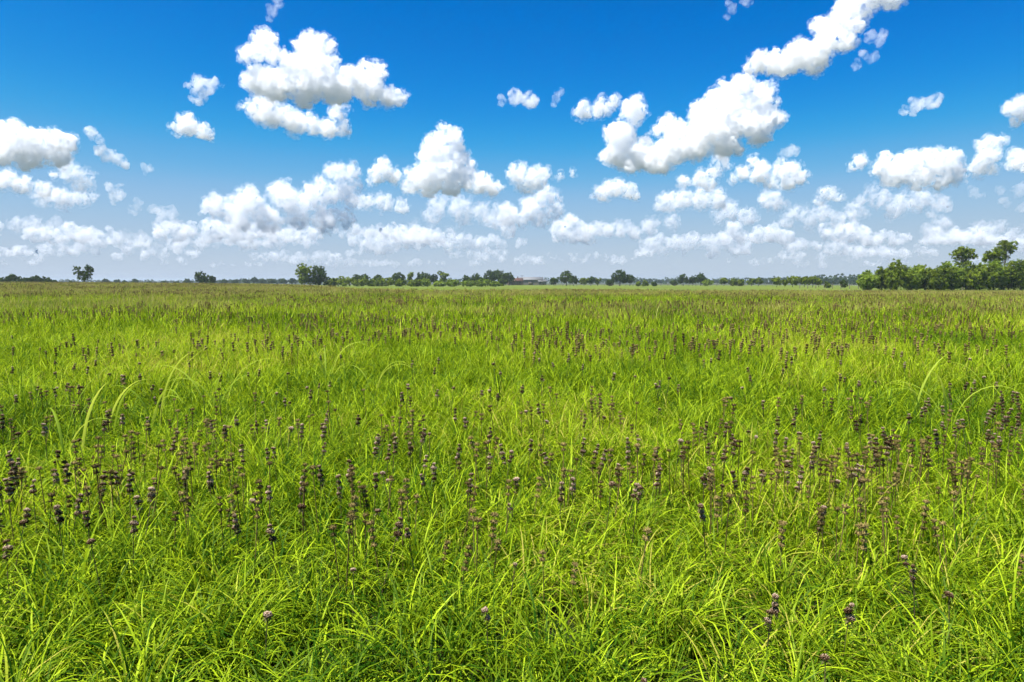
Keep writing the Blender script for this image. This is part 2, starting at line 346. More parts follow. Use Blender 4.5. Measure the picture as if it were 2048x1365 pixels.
def scatter(name, protos, P, rot, scl, label, cat):
    """one 'stuff' object: geometry-node instances of the sources on the points P"""
    n = len(P)
    me = bpy.data.meshes.new(name); me.vertices.add(n); me.vertices.foreach_set('co', np.asarray(P, np.float32).ravel())
    for nm, ty, arr in (('rot', 'FLOAT_VECTOR', rot), ('scl', 'FLOAT_VECTOR', scl)):
        at = me.attributes.new(nm, ty, 'POINT'); at.data.foreach_set('vector', np.asarray(arr, np.float32).ravel())
    at = me.attributes.new('pick', 'INT', 'POINT')
    at.data.foreach_set('value', np.random.default_rng(n).integers(0, len(protos), n).astype(np.int32))
    o = link(name, me); tag(o, label, cat, kind='stuff')
    g = bpy.data.node_groups.new(name, 'GeometryNodeTree')
    g.interface.new_socket('Geometry', in_out='INPUT', socket_type='NodeSocketGeometry')
    g.interface.new_socket('Geometry', in_out='OUTPUT', socket_type='NodeSocketGeometry')
    N = g.nodes.new; L = g.links.new
    gi, go = N('NodeGroupInput'), N('NodeGroupOutput')
    join = N('GeometryNodeGeometryToInstance')
    for p in reversed(protos):
        oi = N('GeometryNodeObjectInfo'); oi.inputs['Object'].default_value = p; oi.inputs['As Instance'].default_value = True
        L(oi.outputs['Geometry'], join.inputs[0])
    jn = N('GeometryNodeJoinGeometry')
    g.nodes.remove(join)
    for nd in [x for x in g.nodes if x.bl_idname == 'GeometryNodeObjectInfo']: L(nd.outputs['Geometry'], jn.inputs[0])
    iop = N('GeometryNodeInstanceOnPoints'); iop.inputs['Pick Instance'].default_value = True
    def attr(nm, ty):
        a = N('GeometryNodeInputNamedAttribute'); a.data_type = ty; a.inputs['Name'].default_value = nm
        return [s for s in a.outputs if s.enabled and s.name == 'Attribute'][0]
    L(gi.outputs[0], iop.inputs['Points']); L(jn.outputs[0], iop.inputs['Instance'])
    L(attr('pick', 'INT'), iop.inputs['Instance Index'])
    er = N('FunctionNodeEulerToRotation'); L(attr('rot', 'FLOAT_VECTOR'), er.inputs[0]); L(er.outputs[0], iop.inputs['Rotation'])
    L(attr('scl', 'FLOAT_VECTOR'), iop.inputs['Scale']); L(iop.outputs[0], go.inputs[0])
    md = o.modifiers.new('scatter', 'NODES'); md.node_group = g
    return o
def zone(rng, y0, y1, dens, soft=0.12):
    """random ground points in view (and a margin to the sides) between y0 and y1"""
    W0, W1 = 0.84 * y0 + 3, 0.84 * y1 + 3
    area = (W0 + W1) * (y1 - y0); n = int(area * dens)
    y = y0 + (y1 - y0) * rng.random(int(n * 2.2)); x = (rng.random(len(y)) * 2 - 1) * W1
    y = y * (1 + rng.normal(0, soft, len(y)) * 0.3)
    k = np.abs(x) < 0.84 * y + 3; x, y = x[k][:n], y[k][:n]
    k = y < field_edge(x); x, y = x[k], y[k]
    return x, y
def nz2(x, y, s, seed=0.0):
    return np.array([mnoise.noise(Vector((a * s + seed, b * s, seed))) for a, b in zip(x, y)])
G_LO, G_HI, G_DRY = (0.024, 0.088, 0.003), (0.445, 0.59, 0.015), (0.45, 0.40, 0.07)
M_GRASS = grass_mat('meadow_grass', G_LO, G_HI, G_DRY, 0.10)
def sprinkle(name, protos, y0, y1, dens, seed, smin, smax, label, wide=1.0):
    rng = np.random.default_rng(seed)
    x, y = zone(rng, y0, y1, dens)
    n = len(x)
    hgt = 1.0 + 0.30 * nz2(x, y, 0.35, 3.1) + 0.38 * nz2(x, y, 1.9, 7.7)
    s = rng.uniform(smin, smax, n)
    rot = np.column_stack([rng.normal(0, .10, n), rng.normal(0, .10, n), rng.uniform(0, 6.283, n)])
    return scatter(name, protos, np.column_stack([x, y, terrain(x, y)]), rot,
                   np.column_stack([s * wide, s * wide, s * hgt]), label, 'grass')
PA = [tuft('grass_tuft', 10 + k, M_GRASS, 36, 0.07, (0.18, 0.50), 0.0070, 6, 0.30, (0.9, 3.2)) for k in range(8)]
PB = [tuft('grass_tuft', 30 + k, M_GRASS, 32, 0.13, (0.22, 0.54), 0.0085, 5, 0.28, (0.8, 2.8)) for k in range(6)]
PC = [tuft('grass_tuft', 50 + k, M_GRASS, 30, 0.36, (0.30, 0.64), 0.019, 3, 0.24, (0.6, 2.2)) for k in range(6)]
PD = [tuft('grass_tuft', 70 + k, M_GRASS, 34, 1.10, (0.28, 0.55), 0.045, 2, 0.24, (0.5, 1.8)) for k in range(6)]
sprinkle('near_grass', PA, 0.4, 7.5, 66, 1, 0.75, 1.15, 'long yellow-green arching grass blades in the foreground')
sprinkle('meadow_grass', PB, 7.2, 20, 28, 2, 0.8, 1.15, 'green meadow grass in the middle distance')
sprinkle('far_meadow_grass', PC, 19, 60, 7.0, 3, 0.8, 1.15, 'green grass of the far part of the meadow')
sprinkle('farthest_meadow_grass', PD, 57, 185, 1.2, 4, 0.8, 1.15, 'grass along the far edge of the meadow')
# ------------------------------------------------------------------ dried flower stalks
def simple_mat(name, c1, c2, scale, rough=0.9, trans=0.0, coord='Object'):
    m, t, out = new_mat(name)
    tc = t.nodes.new('ShaderNodeTexCoord'); n = t.nodes.new('ShaderNodeTexNoise')
    n.inputs['Scale'].default_value = scale; n.inputs['Detail'].default_value = 5
    oi = t.nodes.new('ShaderNodeObjectInfo')
    ad = t.nodes.new('ShaderNodeMath'); ad.operation = 'MULTIPLY_ADD'; ad.inputs[1].default_value = 0.35; ad.inputs[2].default_value = -0.17
    a2 = t.nodes.new('ShaderNodeMath'); a2.operation = 'ADD'
    r = t.nodes.new('ShaderNodeValToRGB'); r.color_ramp.elements[0].position = 0.32; r.color_ramp.elements[1].position = 0.68
    r.color_ramp.elements[0].color = (*c1, 1); r.color_ramp.elements[1].color = (*c2, 1)
    t.links.new(tc.outputs[coord], n.inputs['Vector']); t.links.new(oi.outputs['Random'], ad.inputs[0])
    t.links.new(ad.outputs[0], a2.inputs[0]); t.links.new(n.outputs[0], a2.inputs[1]); t.links.new(a2.outputs[0], r.inputs[0])
    d = t.nodes.new('ShaderNodeBsdfPrincipled'); d.inputs['Roughness'].default_value = rough; d.inputs['Specular IOR Level'].default_value = 0.15
    t.links.new(r.outputs[0], d.inputs['Base Color'])
    last = d.outputs[0]
    if trans:
        tr = t.nodes.new('ShaderNodeBsdfTranslucent'); t.links.new(r.outputs[0], tr.inputs['Color'])
        mx = t.nodes.new('ShaderNodeMixShader'); mx.inputs[0].default_value = trans
        t.links.new(d.outputs[0], mx.inputs[1]); t.links.new(tr.outputs[0], mx.inputs[2]); last = mx.outputs[0]
    t.links.new(last, out.inputs['Surface'])
    return m
M_FARHEAD = simple_mat('far_seed_head', (0.05, 0.034, 0.008), (0.25, 0.185, 0.06), 60)
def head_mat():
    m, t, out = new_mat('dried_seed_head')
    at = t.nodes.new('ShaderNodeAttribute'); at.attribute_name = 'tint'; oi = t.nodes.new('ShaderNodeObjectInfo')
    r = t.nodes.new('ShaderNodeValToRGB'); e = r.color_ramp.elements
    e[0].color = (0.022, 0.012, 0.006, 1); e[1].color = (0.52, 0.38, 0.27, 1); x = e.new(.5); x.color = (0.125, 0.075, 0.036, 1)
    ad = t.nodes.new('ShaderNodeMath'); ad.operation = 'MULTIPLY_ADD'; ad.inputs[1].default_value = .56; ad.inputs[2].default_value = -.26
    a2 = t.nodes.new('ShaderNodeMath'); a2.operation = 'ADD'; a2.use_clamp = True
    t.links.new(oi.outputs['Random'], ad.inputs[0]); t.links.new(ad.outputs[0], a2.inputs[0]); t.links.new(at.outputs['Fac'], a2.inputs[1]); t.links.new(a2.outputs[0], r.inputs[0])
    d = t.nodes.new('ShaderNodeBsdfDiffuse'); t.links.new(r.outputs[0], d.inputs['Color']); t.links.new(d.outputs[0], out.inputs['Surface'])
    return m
M_HEAD = head_mat()
M_STEM = simple_mat('dried_stem', (0.05, 0.045, 0.018), (0.12, 0.10, 0.04), 20)
M_BRACT = simple_mat('dry_bract', (0.06, 0.07, 0.02), (0.16, 0.13, 0.06), 30, trans=0.3)
def tube(path, radii, n=5):
    path = [np.array(p, float) for p in path]; V, F = [], []
    for k, p in enumerate(path):
        d = path[min(k + 1, len(path) - 1)] - path[max(k - 1, 0)]; d /= np.linalg.norm(d)
        a = np.cross(d, [0.3, 1, 0.2]); a /= np.linalg.norm(a); b = np.cross(d, a)
        for q in range(n):
            t = 2 * math.pi * q / n; V.append(p + radii[k] * (a * math.cos(t) + b * math.sin(t)))
    for k in range(len(path) - 1):
        for q in range(n): F.append((k * n + q, k * n + (q + 1) % n, (k + 1) * n + (q + 1) % n, (k + 1) * n + q))
    return V, F
def head_arrays(seed, R0, spikes=70):
    """a whorl: squat ball of upturned calyx tubes"""
    rng = np.random.default_rng(seed)
    BV, BF = ICO1
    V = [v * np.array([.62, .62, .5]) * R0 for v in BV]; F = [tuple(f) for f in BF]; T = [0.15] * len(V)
    g = math.pi * (3 - math.sqrt(5))
    for k in range(spikes):
        u = 1 - 1.75 * (k + .5) / spikes; q = math.sqrt(max(0, 1 - u * u)); t = k * g
        d = np.array([q * math.cos(t), q * math.sin(t), u * .8 + .12]); d += rng.normal(0, .1, 3); d /= np.linalg.norm(d)
        a = np.cross(d, [.2, .3, 1]); a /= np.linalg.norm(a); b = np.cross(d, a)
        r = R0 * rng.uniform(.8, 1.12); w = R0 * .15; o = len(V)
        base = d * R0 * .45 * np.array([1, 1, .8]); tip = d * r * np.array([1, 1, .82])
        for s in range(3):
            c, s_ = math.cos(s * 2.094), math.sin(s * 2.094); V.append(base + (a * c + b * s_) * w * .6)
        for s in range(3):
            c, s_ = math.cos(s * 2.094), math.sin(s * 2.094); V.append(tip + (a * c + b * s_) * w)
        T += [.1] * 3 + [float(np.clip(.45 + .5 * u + rng.normal(0, .1), .25, .9))] * 3   # pale dried tips; sunlit crown and shaded underside painted into the tint
        for s in range(3):
            s2 = (s + 1) % 3; F += [(o + s, o + s2, o + 3 + s2), (o + s, o + 3 + s2, o + 3 + s)]
        F.append((o + 3, o + 4, o + 5))
    return V, F, T
HEADS = []
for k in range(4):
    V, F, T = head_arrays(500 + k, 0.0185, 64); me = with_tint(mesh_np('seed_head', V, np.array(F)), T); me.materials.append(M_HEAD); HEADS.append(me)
def bract_mesh():
    V, F, rng = [], [], np.random.default_rng(4)
    for k in range(6):
        a = k * 1.047 + rng.normal(0, .2); L = rng.uniform(.018, .032); o = len(V)
        d = np.array([math.cos(a), math.sin(a), 0]); s = np.array([-math.sin(a), math.cos(a), 0])
        for t, w in ((0.1, .2), (.5, 1), (1, .05)):
            p = d * L * t + np.array([0, 0, -.010 - .016 * t * t]); V += [p - s * .004 * w, p + s * .004 * w]
        F += [(o, o + 1, o + 3, o + 2), (o + 2, o + 3, o + 5, o + 4)]
    me = mesh_np('bract', V, np.array(F)); me.materials.append(M_BRACT); return me
BRACT = bract_mesh()
STEMS = []
for k in range(5):
    rng = np.random.default_rng(40 + k); bx, by = rng.normal(0, .012, 2)
    pth = [(bx * (t * t - t) * 2, by * (t * t - t) * 2, t) for t in np.linspace(0, 1, 7)]
    V, F = tube(pth, [0.0030, .0028, .0026, .0024, .0022, .002, .0015], 5)
    me = mesh_np('stem', V, np.array(F), smooth=True); me.materials.append(M_STEM); STEMS.append(me)
STALK_N = [0]
def stalk(px, py, n, h, label, group, size=1.0):
    """px, py: the photo pixel of the topmost head; h: its height above the ground"""
    rng = np.random.default_rng(9000 + STALK_N[0]); STALK_N[0] += 1
    d = pix(px, py); y = 6.0
    for _ in range(25):                                   # where the sight line is h above the ground
        y = (CAM.z - h - tz(d.x * y, y)) / -d.z
    x = d.x * y
    root = bpy.data.objects.new('flower_stalk', None); COL.objects.link(root)
    root.location = (x, y, tz(x, y)); root.empty_display_size = 0.1
    root.rotation_euler = (rng.normal(0, .12), rng.normal(0, .12), rng.uniform(0, 6.28))
    tag(root, label, 'plant', group)
    st = link('stem', STEMS[int(rng.integers(5))], parent=root); st.scale = (1, 1, h)
    z = h
    for k in range(n):
        s = size * rng.uniform(.68, 1.15) * (0.8 if k == 0 and n > 1 else 1.0)
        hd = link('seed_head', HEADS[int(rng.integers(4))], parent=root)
        hd.location = (rng.normal(0, .003), rng.normal(0, .003), z); hd.scale = (s, s, s * rng.uniform(.8, 1.05)); hd.rotation_euler = (rng.normal(0, .2), rng.normal(0, .2), rng.uniform(0, 6.28))
        br = link('bract', BRACT, parent=hd); br.scale = (1.05, 1.05, 1)
        z -= 0.017 + 0.017 * s * rng.uniform(.8, 1.35)
    return root
def hpts(t): return [tuple(float(v) for v in q.split(',')) for q in t.split()]
BAND = hpts('545,783,1 535,802,1 573,799,2 588,806,1 485,832,2 428,843,3 450,848,2 503,845,5 541,840,3 597,850,3 567,855,1 632,840,4 645,825,3 672,842,2 720,830,2 728,870,4 785,875,3 772,895,3 490,895,3 541,900,2 556,898,2 630,890,2 637,925,2 660,937,3 680,955,4 700,925,4 437,940,3 535,980,2 479,1020,3 550,1045,2 505,995,1 600,955,3 738,950,2 720,1025,1 750,1040,2 618,1008,1 '
 '1440,845,3 1530,805,2 1598,812,2 1483,797,1 1555,835,2 1580,835,2 1515,862,1 1543,855,3 1572,873,2 1600,870,1 1570,900,4 1453,882,3 1463,870,2 1630,865,4 1625,905,3 1648,890,2 1583,925,5 1575,935,4 1435,940,2 1412,950,2 1487,940,3 1458,925,2 1543,945,2 1625,955,1 1675,925,2 1722,925,3 1704,958,1 1635,1005,4 1450,978,1 1740,880,3 1760,905,3 1780,875,2 1790,880,4 1715,890,2 1418,1000,2 '
 '830,850,3 835,862,2 915,820,3 945,835,2 975,855,3 900,885,3 820,885,2 840,915,2 870,930,3 885,935,2 930,950,3 1000,900,2 1030,890,4 1045,880,2 970,910,3 1065,820,1 1095,810,2 1060,835,1 1165,830,3 1200,800,2 1200,835,1 1155,880,3 1185,900,3 1170,890,3 1260,880,4 1275,875,3 1290,895,2 1230,930,2 1110,910,2 1120,965,3 1150,960,2 1240,965,2 1260,970,2 1305,940,3 1315,930,2 1370,900,2 1400,845,4 1410,890,2 1315,820,1 1205,970,1 860,870,1 800,940,1 1015,955,1 1345,880,1 1440,900,2 1490,865,1 780,960,1')
RIGHTC = hpts('1902,765,3 1920,765,2 1908,790,4 1941,778,3 1960,762,4 1988,765,2 2007,782,4 2025,785,3 2045,788,4 1976,805,4 2000,815,4 2015,800,4 1990,830,3 2030,845,2 1865,797,2 1855,805,3 1850,818,2 1893,815,2 1820,830,2 1722,830,2 1738,845,2 1790,850,4 1775,870,3 1882,855,5 1900,845,2 1933,838,2 1950,842,2 1925,860,2 1970,860,2 1980,865,2 2008,870,3 2015,855,2 2040,830,3 1960,820,3')
LEFTC = hpts('18,915,4 30,905,4 42,925,4 25,945,3 50,950,3 12,960,2 70,965,2 95,905,2 125,925,3 110,940,2 185,950,3 180,880,1 260,955,3 270,975,3 245,945,2 300,835,4 330,882,2 370,930,3 215,820,3 205,845,2 75,775,3 175,768,2 155,775,1 335,790,2 320,800,2 252,825,2 25,790,2 5,830,3 30,870,1 90,850,2 305,930,2 285,990,2 345,860,1 130,995,3 135,1010,2 20,1090,2 175,1030,2 210,1082,1 265,1032,2 8,1025,2')
FRONT = [(970,1218,2,'pair of small pale seed heads on one stalk, low in the foreground centre'), (700,1143,1,'lone grey-brown seed head on a short stalk left of the foreground centre'),
 (1540,1188,3,'seed stalk with three pale heads in the right foreground'), (1523,1213,2,'seed stalk with two heads just left of the three-headed one in the right foreground'), (1690,1200,3,'drab seed stalk with three heads low in the right foreground'),
 (1836,1130,3,'left one of two tall brown seed stalks near the right foreground edge'), (1857,1122,2,'right one of two tall brown seed stalks near the right foreground edge'), (1905,1190,1,'single seed head below the two tall stalks near the right edge'),
 (1015,1130,1,'single small seed head above the pair in the foreground centre'), (530,1235,1,'single seed head sunk in the grass at lower left'), (1665,1330,1,'single pinkish seed head at the bottom right'), (1285,1355,1,'single seed head cut by the bottom edge'),
 (832,1056,2,'two-headed seed stalk standing alone in front of the brown stalk band'), (1015,1010,2,'two-headed seed stalk just in front of the middle of the brown band')]
rs = np.random.default_rng(77)
NUM = {1: 'single', 2: 'two', 3: 'three', 4: 'four', 5: 'five'}
NTH = ['leftmost'] + [f'{w} from left' for w in 'second third fourth fifth sixth seventh eighth ninth tenth eleventh twelfth thirteenth fourteenth fifteenth sixteenth seventeenth eighteenth'.split()]
ZONES = ((210, 'near the left edge'), (350, 'below the lone airy tree'), (520, 'below the lone round tree'), (700, 'below the tall tree pair'), (900, 'below the green hedge'), (1020, 'below the dark clump'), (1130, 'below the farm'), (1215, 'below the first round tree'),
         (1340, 'below the biggest lone tree'), (1460, 'below the three-tree group'), (1650, 'below the low tree row'), (1850, 'below the long tree row'), (9999, 'near the right edge'))
SPECS = []                                                 # px, py, heads, height, size, set
for pts, where in ((BAND, 'in the brown band'), (RIGHTC, 'in the right cluster'), (LEFTC, 'in the left clusters')):
    for (px, py, n) in pts: SPECS.append((px, py, min(5, int(n) + (int(n) > 1)), rs.uniform(.37, .50), 1.02, where))
while len(SPECS) < 300 - len(FRONT):                       # the next largest ones, further back
    px, py = rs.uniform(0, 2048), 655 + 130 * rs.random() ** 0.5
    if mnoise.noise(Vector((px / 90, py / 22, 4))) < -0.05: continue
    SPECS.append((px, py, int(rs.integers(1, 4)), rs.uniform(.42, .55), 1.1, 'behind the brown band'))
def zone_name(px): return next(z for lim, z in ZONES if px < lim)
for sp in SPECS:
    px, py, n, h, size, where = sp
    same = sorted(q for q in SPECS if q[5] == where and q[2] == n and zone_name(q[0]) == zone_name(px))
    kin = f'{NUM[n]}-headed stalk'
    lab = f'{NTH[same.index(sp)]} of the {kin}s {where}, {zone_name(px)}' if len(same) > 1 else f'only {kin} {where}, {zone_name(px)}'
    stalk(px, py, n, h, lab, 'dried flower stalks ' + where, size)
for (px, py, n, lab) in FRONT: stalk(px, py, n, rs.uniform(.30, .40), lab, 'lone seed stalks in the foreground', 0.85)
# the thousands beyond: too many to count
def far_stalk(seed, n, h, thick, fine=False):
    rng = np.random.default_rng(seed); Vs, Fs, off = [], [], 0
    for k in range(n):
        x, y = rng.uniform(-.25, .25, 2) if n > 1 else (0, 0); hh = h * rng.uniform(.8, 1.15)
        V, F = tube([(x, y, 0), (x, y, hh)], [.004 * thick, .003 * thick], 3)
        V = np.array(V); F = np.array(F); tri = np.vstack([F[:, [0, 1, 2]], F[:, [0, 2, 3]]])
        Vs.append(V); Fs.append(tri + off); off += len(V)
        z = hh
        for q in range(int(rng.integers(1, 5))):
            s = .021 * thick * rng.uniform(.8, 1.2)
            if fine:
                HV, HF, _ = head_arrays(seed + q, s, 20); Vs.append(np.array(HV) + np.array([x, y, z])); Fs.append(np.array(HF) + off); off += len(HV); z -= .034; continue
            BV = ICO1[0] * np.array([s, s, s * .8]) * (1 + .25 * rng.random((len(ICO1[0]), 1))) + np.array([x, y, z])
            Vs.append(BV); Fs.append(ICO1[1] + off); off += len(BV); z -= .03 + .02 * thick * rng.random()
    me = mesh_np('far_stalk', np.vstack(Vs), np.vstack(Fs)); me.materials.append(M_FARHEAD)
    return bpy.data.objects.new('far_stalk', me)
def dens_pick(x, y, rng, thr, s):
    nv = nz2(x, y, s, 8.3) + 0.45 * nz2(x, y, s * 3.1, 2.2)
    return nv > thr + rng.normal(0, .12, len(x))
SA = [far_stalk(600 + k, 1, .48, 1.0) for k in range(6)]
SB = [far_stalk(620 + k, 4, .54, 1.25) for k in range(6)]
def far_set(name, protos, y0, y1, dens, seed, thr, s, label, extra=None):
    rng = np.random.default_rng(seed); x, y = zone(rng, y0, y1, dens)
    k = dens_pick(x, y, rng, thr, s)
    if extra is not None: k |= extra(x, y, rng)
    x, y = x[k], y[k]; n = len(x); sc = rng.uniform(.85, 1.15, n)
    return scatter(name, protos, np.column_stack([x, y, terrain(x, y)]), np.column_stack([rng.normal(0, .08, n), rng.normal(0, .08, n), rng.uniform(0, 6.28, n)]),
                   np.column_stack([sc, sc, sc]), label, 'plants')
SN = [far_stalk(640 + k, 1, .44, 0.9, True) for k in range(6)]
far_set('small_flower_stalks', SN, 3.2, 7.0, 34.0, 83, 0.1, .9, 'many smaller dried flower stalks filling the brown band', extra=None)
far_set('distant_flower_stalks', SA, 11, 30, 7.5, 81, 0.0, .16, 'countless dark dried flower stalks scattered across the middle meadow')
far_set('farthest_flower_stalks', SB, 28, 180, 1.0, 82, 0.06, .07, 'brown haze of dried flower stalks towards the far edge of the meadow',
        extra=lambda x, y, rng: (y > field_edge(x) - 7) & (x > 5) & (rng.random(len(x)) < .8))
# ------------------------------------------------------------------ pale seeding grass and broad-bladed clumps
M_SEED = grass_mat('seeding_grass', (0.26, 0.25, 0.045), (0.50, 0.42, 0.12), (0.52, 0.42, 0.16), 0.2, 0.3)
PS = [tuft('seed_tuft', 90 + k, M_SEED, 26, 0.8, (0.45, 0.68), 0.020, 2, 0.22, (0.2, .9)) for k in range(4)]
rng = np.random.default_rng(91); x, y = zone(rng, 28, 185, 2.4)
k = (nz2(x, y, .05, 5.5) + .012 * (y - 46) + rng.normal(0, .25, len(x)) > 0.05); x, y = x[k], y[k]; n = len(x); sc = rng.uniform(.8, 1.1, n)
scatter('seeding_grass', PS, np.column_stack([x, y, terrain(x, y)]), np.column_stack([rng.normal(0, .1, n), rng.normal(0, .1, n), rng.uniform(0, 6.28, n)]), np.column_stack([sc, sc, sc]), 'pale tan seeding grass in the far part of the meadow', 'grass')
M_BROAD = grass_mat('broad_grass', (0.16, 0.27, 0.015), (0.44, 0.54, 0.06), (0.50, 0.52, 0.12), 0.12, 0.45)
def broad_blade(root, rng, L, w, az, lean, curl, base=(0, 0)):
    segs = 12; p = np.array([base[0], base[1], 0.0]); V, F, T = [], [], []
    side = np.array([-math.sin(az), math.cos(az), 0]); up = None; tn = rng.uniform(.4, .95)
    for s in range(segs + 1):
        t = s / segs; q = lean + curl * t ** 1.8
        d = np.array([math.cos(az) * math.sin(q), math.sin(az) * math.sin(q), math.cos(q)])
        nrm = np.cross(side, d); ww = w * (.55 + .9 * t) * (1 - t ** 3) * .5 + .0006
        V += [p - side * ww + nrm * ww * .35, p, p + side * ww + nrm * ww * .35]; T += [tn] * 3
        if s < segs:
            b = 3 * s; F += [(b, b + 1, b + 4, b + 3), (b + 1, b + 2, b + 5, b + 4)]; p = p + d * L / segs
    me = with_tint(mesh_np('blade', V, np.array(F), smooth=True), T); me.materials.append(M_BROAD)
    return link('blade', me, parent=root)
CLUMPS = [(300, 800, 5, 1.0, 'broad-bladed grass clump with one tall arched blade among the left stalks'),
 (205, 810, 4, .85, 'upright broad grass blades left of the tall arched clump'), (125, 850, 4, .85, 'pale upright broad grass blades nearest the left edge'),
 (435, 780, 5, .95, 'broad grass clump with two arching blades, right of the tall arched one'), (655, 735, 6, 1.0, 'broad grass clump left of centre in the middle meadow'),
 (745, 745, 3, .9, 'small drooping broad grass clump right of the middle-meadow one'), (1900, 800, 6, .95, 'pale upright broad grass clump behind the right stalk cluster'),
 (1840, 780, 4, .9, 'arching broad grass blades left of the right stalk cluster'), (1305, 630, 6, 1.15, 'far pale broad grass clump right of centre'), (1255, 705, 4, .95, 'broad grass clump below the far pale one'), (1985, 770, 3, .9, 'thin broad grass blades above the right stalk cluster')]
for k, (px, py, n, L, lab) in enumerate(CLUMPS):
    rng = np.random.default_rng(700 + k); d = pix(px, py); y = 6.0
    for _ in range(25): y = (CAM.z - 0.42 - tz(d.x * y, y)) / -d.z
    x = d.x * y
    r = bpy.data.objects.new('broad_grass_clump', None); COL.objects.link(r); r.location = (x, y, tz(x, y)); tag(r, lab, 'grass clump', 'broad-bladed grass clumps')
    for q in range(n):
        az = rng.choice([0.0, math.pi]) + rng.normal(0, .5)
        broad_blade(r, rng, L * 1.1 * rng.uniform(.75, 1.2), .025 * rng.uniform(.8, 1.2), az, rng.uniform(.05, .3), rng.uniform(.9, 2.8), base=rng.normal(0, .05, 2))
# ------------------------------------------------------------------ trees and shrubs
def leaf_mat(name, c1, c2, hue=0.49):
    m, t, out = new_mat(name)
    at = t.nodes.new('ShaderNodeAttribute'); at.attribute_name = 'tint'
    oi = t.nodes.new('ShaderNodeObjectInfo')
    r = t.nodes.new('ShaderNodeValToRGB'); r.color_ramp.elements[0].color = (*c1, 1); r.color_ramp.elements[1].color = (*c2, 1)
    ad = t.nodes.new('ShaderNodeMath'); ad.operation = 'MULTIPLY_ADD'; ad.inputs[1].default_value = .5; ad.inputs[2].default_value = -.25
    a2 = t.nodes.new('ShaderNodeMath'); a2.operation = 'ADD'; a2.use_clamp = True
    t.links.new(oi.outputs['Random'], ad.inputs[0]); t.links.new(ad.outputs[0], a2.inputs[0]); t.links.new(at.outputs['Fac'], a2.inputs[1]); t.links.new(a2.outputs[0], r.inputs[0])
    d = t.nodes.new('ShaderNodeBsdfDiffuse'); tr = t.nodes.new('ShaderNodeBsdfTranslucent')
    hs = t.nodes.new('ShaderNodeHueSaturation'); hs.inputs['Value'].default_value = 1.4; hs.inputs['Hue'].default_value = hue
    t.links.new(r.outputs[0], d.inputs['Color']); t.links.new(r.outputs[0], hs.inputs['Color']); t.links.new(hs.outputs[0], tr.inputs['Color'])
    mx = t.nodes.new('ShaderNodeMixShader'); mx.inputs[0].default_value = .35
    t.links.new(d.outputs[0], mx.inputs[1]); t.links.new(tr.outputs[0], mx.inputs[2]); t.links.new(mx.outputs[0], out.inputs['Surface'])
    return m
M_DARK = leaf_mat('dark_foliage', (0.025, 0.05, 0.012), (0.085, 0.13, 0.025))
M_MID = leaf_mat('green_foliage', (0.045, 0.08, 0.010), (0.24, 0.31, 0.03))
M_BRIGHT = leaf_mat('bright_foliage', (0.11, 0.17, 0.018), (0.27, 0.36, 0.045))
M_FAR = leaf_mat('far_foliage', (0.03, 0.06, 0.025), (0.06, 0.10, 0.035))
M_BARK = simple_mat('bark', (0.05, 0.04, 0.03), (0.13, 0.105, 0.08), 6)
M_PALE = simple_mat('pale_bark', (0.22, 0.18, 0.13), (0.42, 0.36, 0.28), 5)
def crown_arrays(rng, lobes, n, leaf):
    """lobes (x, y, z, rx, rz): leaf-sized faces through their outer shells, gathered into sprigs"""
    vol = np.array([l[3] ** 1.6 * l[4] ** .8 for l in lobes]); cnt = np.maximum(30, n * vol / vol.sum()).astype(int)
    C, NRM, TN = [], [], []
    for (x, y, z, rx, rz), c in zip(lobes, cnt):
        ns = max(6, c // 14); u = rng.normal(size=(ns, 3)); u /= np.linalg.norm(u, axis=1)[:, None]
        rad = rng.uniform(.62, 1.06, ns)[:, None]
        sp = u * rad * np.array([rx, rx, rz]) + np.array([x, y, z]); k = rng.integers(0, ns, c)
        C.append(sp[k] + rng.normal(0, .11, (c, 3)) * min(rx, rz) ** .8); NRM.append(u[k] + np.array([0, 0, .35])); TN.append(np.clip(rng.uniform(.1, .9, ns)[k] + rng.normal(0, .15, c), 0, 1))
    C, NRM, TN = np.vstack(C), np.vstack(NRM), np.concatenate(TN); m = len(C)
    N = NRM + rng.normal(0, .55, (m, 3)); N /= np.linalg.norm(N, axis=1)[:, None]
    A = np.cross(N, rng.normal(size=(m, 3))); A /= np.linalg.norm(A, axis=1)[:, None]; B = np.cross(N, A)
    s = leaf * rng.uniform(.6, 1.3, m)[:, None]
    V = np.stack([C - A * s, C + B * s * .45 + N * s * .12, C + A * s, C - B * s * .45 + N * s * .12], 1).reshape(-1, 3)
    F = np.arange(4 * m).reshape(-1, 4)
    return V, F, np.repeat(TN, 4)
